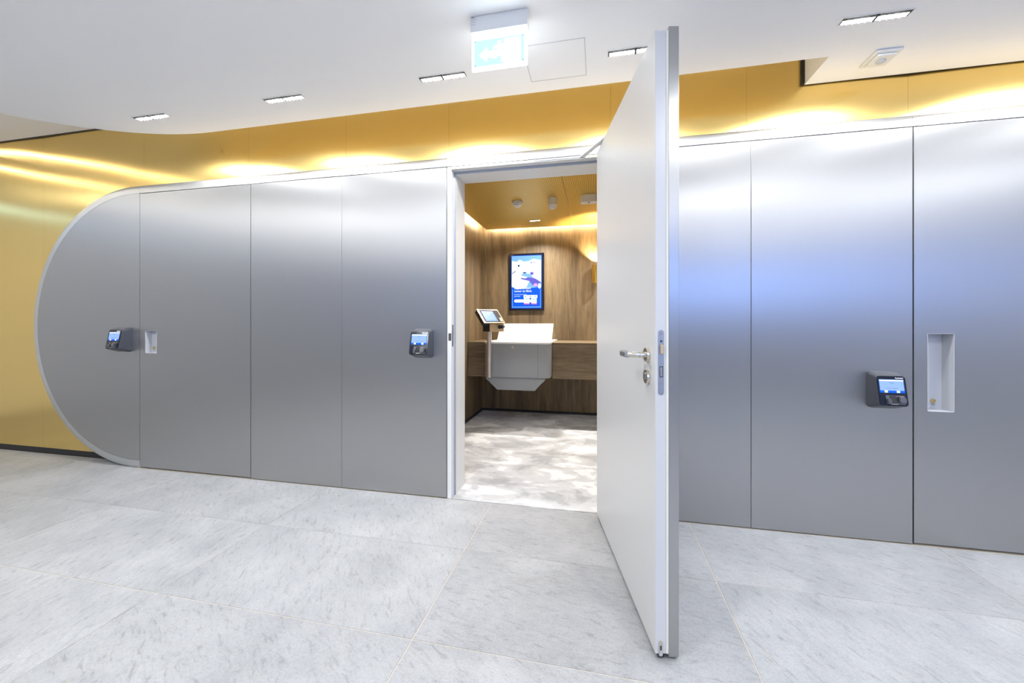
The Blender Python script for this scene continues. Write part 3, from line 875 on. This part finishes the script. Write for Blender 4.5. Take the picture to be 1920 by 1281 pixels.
booth_light(-0.30, 3.05, 'added unseen fill spot in the booth ceiling above the doorway', 6)  # added spot, out of view, lights the carpet behind the door
# ceiling devices
sd = thing('smoke_detector', (-0.795, 3.961, 2.42), 'round white slotted smoke detector on the gold booth ceiling', 'smoke detector')
c = (-0.795, 3.961)
bm = B(); lathe(bm, c, [(0.052, 2.4195), (0.055, 2.412), (0.055, 2.400), (0.050, 2.396)]); obj('base', bm, 'plastic', sd, smooth=True)
bm = B(); lathe(bm, c, [(0.046, 2.3958), (0.046, 2.392), (0.036, 2.388)]); obj('vent_gap', bm, 'core', sd)
bm = B(); lathe(bm, c, [(0.050, 2.3918), (0.048, 2.388), (0.040, 2.382)]); obj('vent_ring', bm, 'plastic', sd, smooth=True)
bm = B(); lathe(bm, c, [(0.036, 2.3816), (0.034, 2.378), (0.028, 2.374)]); obj('vent_gap', bm, 'core', sd)
bm = B(); lathe(bm, c, [(0.038, 2.3776), (0.032, 2.370), (0.018, 2.360), (0.008, 2.354), (0.0, 2.353)]); obj('sensor_dome', bm, 'plastic', sd, smooth=True)
for k in range(4):
    bm = B(); a = PI / 4 + k * PI / 2
    box(bm, c[0] + 0.043 * math.cos(a) - 0.005, c[0] + 0.043 * math.cos(a) + 0.005, c[1] + 0.043 * math.sin(a) - 0.005, c[1] + 0.043 * math.sin(a) + 0.005, 2.374, 2.398); obj('rib', bm, 'plastic', sd)
pr = thing('presence_detector', (-0.434, 3.931, 2.42), 'white cylindrical presence detector with faceted lens on the booth ceiling', 'sensor')
c = (-0.434, 3.931)
bm = B(); lathe(bm, c, [(0.046, 2.4195), (0.046, 2.355), (0.049, 2.350), (0.047, 2.345)]); obj('housing', bm, 'plastic', pr, smooth=True)
bm = B(); lathe(bm, c, [(0.044, 2.3445), (0.038, 2.330), (0.024, 2.316), (0.012, 2.313), (0, 2.3125)], 12); obj('lens', bm, 'plastic', pr)
em = thing('emergency_light', (-0.078, 3.92, 2.42), 'white oblong emergency light unit at right of the booth ceiling', 'emergency light')
def stad(hw, hd, z0, z1, mat, nm, par):
    bm = B(); prism(bm, rrect(-0.078 - hw, -0.078 + hw, 3.92 - hd, 3.92 + hd, hd * 0.95, 8), z0, z1, 'xy'); return obj(nm, bm, mat, par, smooth=True)
stad(0.082, 0.040, 2.385, 2.4195, 'plastic', 'base', em)
stad(0.085, 0.043, 2.350, 2.3845, 'plastic', 'cover', em)
bm = B(); lathe(bm, (-0.078, 3.905), [(0.012, 2.3495), (0.010, 2.344), (0.0, 2.342)]); obj('lens', bm, 'machine', em, smooth=True)
# wall lamp
wl = thing('wall_lamp', (-0.016, 5.10, 1.68), 'gold cylinder up and down wall lamp half hidden by the door', 'wall lamp')
bm = B(); c = (-0.016, 5.10)
lathe(bm, c, [(0.046, 1.68), (0.050, 1.682), (0.050, 1.909), (0.046, 1.911), (0.046, 1.895), (0.046, 1.70)]); obj('shade', bm, 'lampgold', wl, smooth=True)
bm = B(); box(bm, -0.046, 0.014, 5.145, 5.1695, 1.755, 1.835, 0.003); obj('wall_mount', bm, 'lampgold', wl)
for z, r, s in ((1.893, PI, 1), (1.698, 0, -1)):
    bm = B(); tube(bm, (c[0], c[1], z), (c[0], c[1], z - s * 0.004), 0.044, seg=24); obj('lens', bm, 'frost', wl)
    L = bpy.data.lights.new('bulb', 'SPOT'); L.energy = 75; L.color = (1.0, 0.78, 0.46); L.spot_size = math.radians(100); L.spot_blend = 0.35; L.shadow_soft_size = 0.02
    lo = bpy.data.objects.new('bulb', L); COL.objects.link(lo); lo.parent = wl; lo.location = BASE[wl.name].inverted() @ Vector((c[0], c[1], z + s * 0.008)); lo.rotation_euler = (r, 0, 0)

# counter: wall-hung oak desk either side of the coin machine
ct = thing('counter', (-0.26, 4.86, 0.545), 'wall-hung oak counter along the booth back wall', 'counter')
bm = B(); box(bm, BX0 + 0.002, -1.262, 4.55, 4.572, 0.545, 0.935); obj('front_panel', bm, 'woodh', ct)
bm = B(); box(bm, -0.506, BX1 - 0.002, 4.55, 4.572, 0.545, 0.935); obj('front_panel', bm, 'woodh', ct)
bm = B(); box(bm, BX0 + 0.002, -1.262, 4.55, BY1 - 0.002, 0.936, 0.956, 0.001); obj('counter_top', bm, 'woodh', ct)
bm = B(); box(bm, -0.506, BX1 - 0.002, 4.55, BY1 - 0.002, 0.936, 0.956, 0.001); obj('counter_top', bm, 'woodh', ct)
bm = B(); box(bm, BX0 + 0.002, -1.262, 4.573, BY1 - 0.002, 0.545, 0.56); obj('underside', bm, 'woodh', ct)
bm = B(); box(bm, -0.506, BX1 - 0.002, 4.573, BY1 - 0.002, 0.545, 0.56); obj('underside', bm, 'woodh', ct)

# coin deposit machine
mc = thing('deposit_machine', (-0.883, 4.7, 0.42), 'light grey built-in deposit machine with raised lid in the booth counter', 'machine')
mx0, mx1, my0, my1 = -1.258, -0.510, 4.345, BY1 - 0.02
def plan(x0, x1, y0, y1, r, n=7):
    pts = [(x1, y1), (x0, y1)]
    for cx, cy, a0 in ((x0 + r, y0 + r, 180), (x1 - r, y0 + r, 270)):
        for k in range(n + 1):
            a = math.radians(a0 + 90 * k / n); pts.append((cx + r * math.cos(a), cy + r * math.sin(a)))
    return pts
bm = B(); prism(bm, plan(mx0, mx1, my0, my1, 0.055), 0.575, 0.950, 'xy'); bd = obj('body', bm, 'machine', mc, smooth=True)
bm = B(); prism(bm, plan(mx0 - 0.003, mx1 + 0.003, my0 - 0.004, my1, 0.055), 0.9505, 0.968, 'xy'); tp = obj('top_plate', bm, 'plastic', mc, smooth=True)
bm = B(); box(bm, -0.6415, -0.6395, my0 - 0.0006, my0 - 0.0001, 0.577, 0.949); obj('door_joint', bm, 'darkslot', bd)
bm = B(); tube(bm, (-0.925, my0 - 0.0002, 0.912), (-0.925, my0 - 0.006, 0.912), 0.012, seg=20); lk = obj('lock', bm, 'nickel', bd, smooth=True)
bm = B(); box(bm, -0.927, -0.923, my0 - 0.0068, my0 - 0.006, 0.905, 0.919); obj('keyhole', bm, 'core', lk)
bm = B(); box(bm, -1.06, -0.72, 4.56, 4.60, 0.9682, 0.9688); obj('insert_slot', bm, 'darkslot', tp)
# lid leaning back on the wall side
bm = B()
lid_pts = [(4.745, 0.9685), (4.765, 0.9685), (4.965, 1.173), (4.945, 1.173)]
prism(bm, lid_pts, -1.208, -0.535, 'yz'); bmesh.ops.bevel(bm, geom=list(bm.edges), offset=0.002, segments=1, affect='EDGES'); obj('lid', bm, 'plastic', mc)
# collecting hopper below
bm = B()
tpz = [(-1.240, 0.573), (-0.568, 0.573), (-0.568, 0.542), (-0.578, 0.534), (-0.66, 0.440), (-1.105, 0.425), (-1.228, 0.528), (-1.240, 0.540)]
tpz = [(-1.240, 0.573), (-0.568, 0.573), (-0.568, 0.545), (-0.585, 0.532), (-0.680, 0.428), (-1.110, 0.428), (-1.222, 0.532), (-1.240, 0.545)]
prism(bm, tpz, my0 + 0.022, my1 - 0.05, 'xz'); obj('hopper', bm, 'machine', mc)
# operator terminal on its pole
kt = thing('operator_terminal', (-1.185, 4.295, 0.575), 'tilted touch terminal with finger reader on a steel pole before the deposit machine', 'terminal')
bm = B(); tube(bm, (-1.185, 4.300, 0.574), (-1.185, 4.300, 1.10), 0.026, seg=28); obj('pole', bm, 'pole', kt, smooth=True)
bm = B(); box(bm, -1.205, -1.165, 4.322, 4.3445, 0.62, 0.66); box(bm, -1.205, -1.165, 4.322, 4.3445, 0.85, 0.89); obj('pole_clamp', bm, 'nickel_dark', kt)
phi, tau = math.radians(55), math.radians(42)
m_ = Vector((math.sin(phi), -math.cos(phi), 0)); zz = Vector((0, 0, 1))
n_ = m_ * math.cos(tau) + zz * math.sin(tau); b_ = -m_ * math.sin(tau) + zz * math.cos(tau); a_ = Vector((math.cos(phi), math.sin(phi), 0))
def frame(O, x, y, z): return Matrix(((x.x, y.x, z.x, O.x), (x.y, y.y, z.y, O.y), (x.z, y.z, z.z, O.z), (0, 0, 0, 1)))
HO = Vector((-1.165, 4.30, 1.262))
HF = frame(HO, a_, b_, n_)
def hb(x0, x1, y0, y1, z0, z1, bev=0.0):
    bm = B(); box(bm, x0, x1, y0, y1, z0, z1, bev, 2, HF); return bm
hd = obj('terminal_body', hb(-0.150, 0.150, -0.10, 0.10, -0.055, -0.0105, 0.012), 'black', kt, smooth=True)
hp = obj('face_plate', hb(-0.153, 0.153, -0.103, 0.103, -0.010, 0.0, 0.002), 'champagne', kt)
obj('glass', hb(-0.125, 0.143, -0.092, 0.088, 0.0002, 0.0012), pbr('terminal_brown_glass', (0.06, 0.05, 0.045), 0.6, spec=0.1), kt)
scr = obj('screen', hb(-0.108, 0.062, -0.078, 0.070, 0.0012, 0.0018), 'e_mid', kt)
obj('screen_image', hb(-0.104, 0.045, -0.060, 0.062, 0.0018, 0.0022), 'e_sky', scr)
obj('screen_header', hb(-0.104, 0.050, 0.058, 0.066, 0.0022, 0.0026), 'e_white', scr)
obj('screen_mark', hb(-0.032, -0.020, 0.004, 0.044, 0.0022, 0.0026), 'e_pale', scr)
obj('card_slot', hb(0.092, 0.128, -0.085, -0.030, 0.0012, 0.008, 0.002), 'nickel', kt)
obj('card_slot_mark', hb(0.104, 0.116, -0.066, -0.046, 0.008, 0.0084), 'e_yellow', kt)
NF = frame(Vector((-1.165, 4.30, 1.0)), a_, -m_, zz)      # x along width, y away from user, z up
def nb(x0, x1, y0, y1, z0, z1, bev=0.0):
    bm = B(); box(bm, x0, x1, y0, y1, z0, z1, bev, 1, NF); return bm
obj('neck_housing', nb(-0.055, 0.110, -0.040, 0.072, 0.088, 0.185, 0.002), 'black', kt)
nf = obj('neck_front', nb(-0.056, 0.150, -0.052, -0.0405, 0.086, 0.190, 0.002), 'champagne', kt)
obj('finger_reader', nb(0.060, 0.105, -0.085, -0.0522, 0.118, 0.160, 0.004), 'termglass', nf)
obj('finger_rest', nb(0.108, 0.138, -0.085, -0.0522, 0.124, 0.158, 0.006), 'gunmetal', nf)

# wall display (portrait advertising screen)
dp = thing('wall_display', (-0.912, 5.15, 1.347), 'portrait advertising screen glowing blue on the oak back wall', 'screen')
DX0, DX1, DZ0, DZ1, DY = -1.144, -0.680, 1.347, 2.096, 5.145
bm = B()
for a in ((DX0, DX0 + 0.030, DZ0, DZ1), (DX1 - 0.030, DX1, DZ0, DZ1), (DX0 + 0.030, DX1 - 0.030, DZ0, DZ0 + 0.024), (DX0 + 0.030, DX1 - 0.030, DZ1 - 0.024, DZ1)):
    box(bm, a[0], a[1], DY, 5.1695, a[2], a[3])
obj('bezel', bm, 'termglass', dp)
sx0, sx1, sz0, sz1 = DX0 + 0.030, DX1 - 0.030, DZ0 + 0.024, DZ1 - 0.024
bm = B(); box(bm, sx0, sx1, DY + 0.004, DY + 0.02, sz0, sz1); sc = obj('screen', bm, 'e_deep', dp)
SW_, SH_ = sx1 - sx0, sz1 - sz0
lay = [DY + 0.004]
def art(name, pts, mat, new=True):
    if new: lay[0] -= 0.00025
    bm = B(); prism(bm, [(sx0 + u * SW_, sz0 + v * SH_) for u, v in pts], lay[0], lay[0] + 0.0002, 'xz')
    return obj(name, bm, mat, sc)
def bl_(cx, cy, rx, ry, n=24, w=0.0, ph=0.0):
    return [(cx + rx * math.cos(2 * PI * k / n) * (1 + w * math.sin(3 * 2 * PI * k / n + ph)), cy + ry * math.sin(2 * PI * k / n) * (1 + w * math.sin(3 * 2 * PI * k / n + ph))) for k in range(n)]
art('picture_sky', [(0.01, 0.40), (0.30, 0.37), (0.99, 0.40), (0.99, 0.99), (0.01, 0.99)], 'e_mid')
art('picture_light', [(0.01, 0.42), (0.20, 0.36), (0.50, 0.40), (0.60, 0.52), (0.80, 0.56), (0.98, 0.46), (0.98, 0.90), (0.72, 0.93), (0.58, 0.89), (0.42, 0.88), (0.28, 0.92), (0.18, 0.88), (0.02, 0.90)], 'e_pale')
art('picture_light', [(0.03, 0.46), (0.22, 0.38), (0.48, 0.42), (0.52, 0.55), (0.40, 0.80), (0.22, 0.86), (0.05, 0.84)], 'e_white')
art('picture_light', bl_(0.80, 0.74, 0.17, 0.15, 28, 0.08), 'e_white')
art('picture_spot', bl_(0.245, 0.805, 0.035, 0.022, 14), 'e_navy')
art('picture_spot', bl_(0.66, 0.86, 0.018, 0.018, 12), 'e_blue')
art('picture_spot', bl_(0.75, 0.86, 0.018, 0.014, 12), 'e_blue')
art('picture_line', [(0.02, 0.665), (0.14, 0.715), (0.15, 0.70), (0.03, 0.65)], 'e_navy')
art('picture_hand', [(0.30, 0.57), (0.34, 0.55), (0.60, 0.515), (0.70, 0.44), (0.80, 0.40), (0.97, 0.43), (0.98, 0.49), (0.82, 0.55), (0.72, 0.575), (0.62, 0.60), (0.45, 0.565), (0.34, 0.58)], 'e_violet')
art('picture_hand', [(0.33, 0.62), (0.45, 0.60), (0.64, 0.575), (0.70, 0.60), (0.60, 0.65), (0.42, 0.665), (0.33, 0.645)], 'e_mid')
art('picture_hand', bl_(0.68, 0.655, 0.06, 0.03, 16), 'e_violet')
art('picture_hand', bl_(0.44, 0.672, 0.07, 0.012, 16), 'e_navy')
art('picture_hand', bl_(0.80, 0.44, 0.07, 0.03, 18), 'e_rose')
art('picture_cuff', bl_(0.93, 0.42, 0.05, 0.05, 18), 'e_pale')
lay[0] -= 0.0004
def dtext(s, u, v, size, mat='e_white', name='headline'):
    mt = Matrix.Translation((sx0 + u * SW_, lay[0], sz0 + v * SH_)) @ Matrix.Rotation(PI / 2, 4, 'X')
    bm = textmesh(s, size, mt, B()); bmesh.ops.transform(bm, matrix=Matrix.Identity(4), verts=bm.verts)
    return obj(name, bm, mat, sc)
dtext('Ihr Kundenfach', 0.10, 0.365, 0.036); dtext('immer im Blick.', 0.10, 0.310, 0.038)
dtext('Verwalten Sie Ihr Fach', 0.10, 0.255, 0.018, 'e_pale', 'subline'); dtext('jetzt online', 0.10, 0.222, 0.018, 'e_pale', 'subline')
pill = rrect(0.10 * SW_, 0.66 * SW_, 0.115 * SH_, 0.170 * SH_, 0.018, 6)
art('button', [(a / SW_, b / SH_) for a, b in pill], 'e_white')
for u in (0.42, 0.66):
    art('card', [(u, 0.075), (u + 0.18, 0.075), (u + 0.18, 0.25), (u, 0.25)], 'e_pale')
    art('card_strip', [(u, 0.075), (u + 0.18, 0.075), (u + 0.18, 0.098), (u, 0.098)], 'e_red')
    for q in (0.185, 0.165, 0.13):
        art('card_line', [(u + 0.02, q), (u + 0.16, q), (u + 0.16, q + 0.008), (u + 0.02, q + 0.008)], 'e_mid', False)
art('banner', [(0.41, 0.20), (0.86, 0.20), (0.86, 0.25), (0.41, 0.25)], 'e_white')
for u in (0.44, 0.60, 0.76):
    art('banner_mark', [(u, 0.218), (u + 0.07, 0.218), (u + 0.07, 0.232), (u, 0.232)], 'e_ink', u == 0.44)
for p in ([(0.03, 0.02), (0.97, 0.02), (0.97, 0.035), (0.03, 0.035)], [(0.03, 0.035), (0.045, 0.035), (0.045, 0.36), (0.03, 0.36)], [(0.955, 0.035), (0.97, 0.035), (0.97, 0.36), (0.955, 0.36)]):
    art('screen_border', p, 'e_mid', False)

# advertising screen on the opposite wall; the photo shows it as the blue reflection in the right steel panels
od = thing('lobby_display', (2.25, YB + 0.03, 1.45), 'wide blue advertising screen on the opposite wall, mirrored in the right steel panels', 'screen')
bm = B()
for a in ((1.40, 1.43, 1.58, 2.24), (3.07, 3.10, 1.58, 2.24), (1.43, 3.07, 1.58, 1.605), (1.43, 3.07, 2.215, 2.24)):
    box(bm, a[0], a[1], YB + 0.001, YB + 0.06, a[2], a[3])
obj('bezel', bm, 'termglass', od)
bm = B(); box(bm, 1.43, 3.07, YB + 0.001, YB + 0.05, 1.605, 2.215); obj('screen', bm, emis('lobby_screen', (0.24, 0.42, 1.0), 17.0), od)
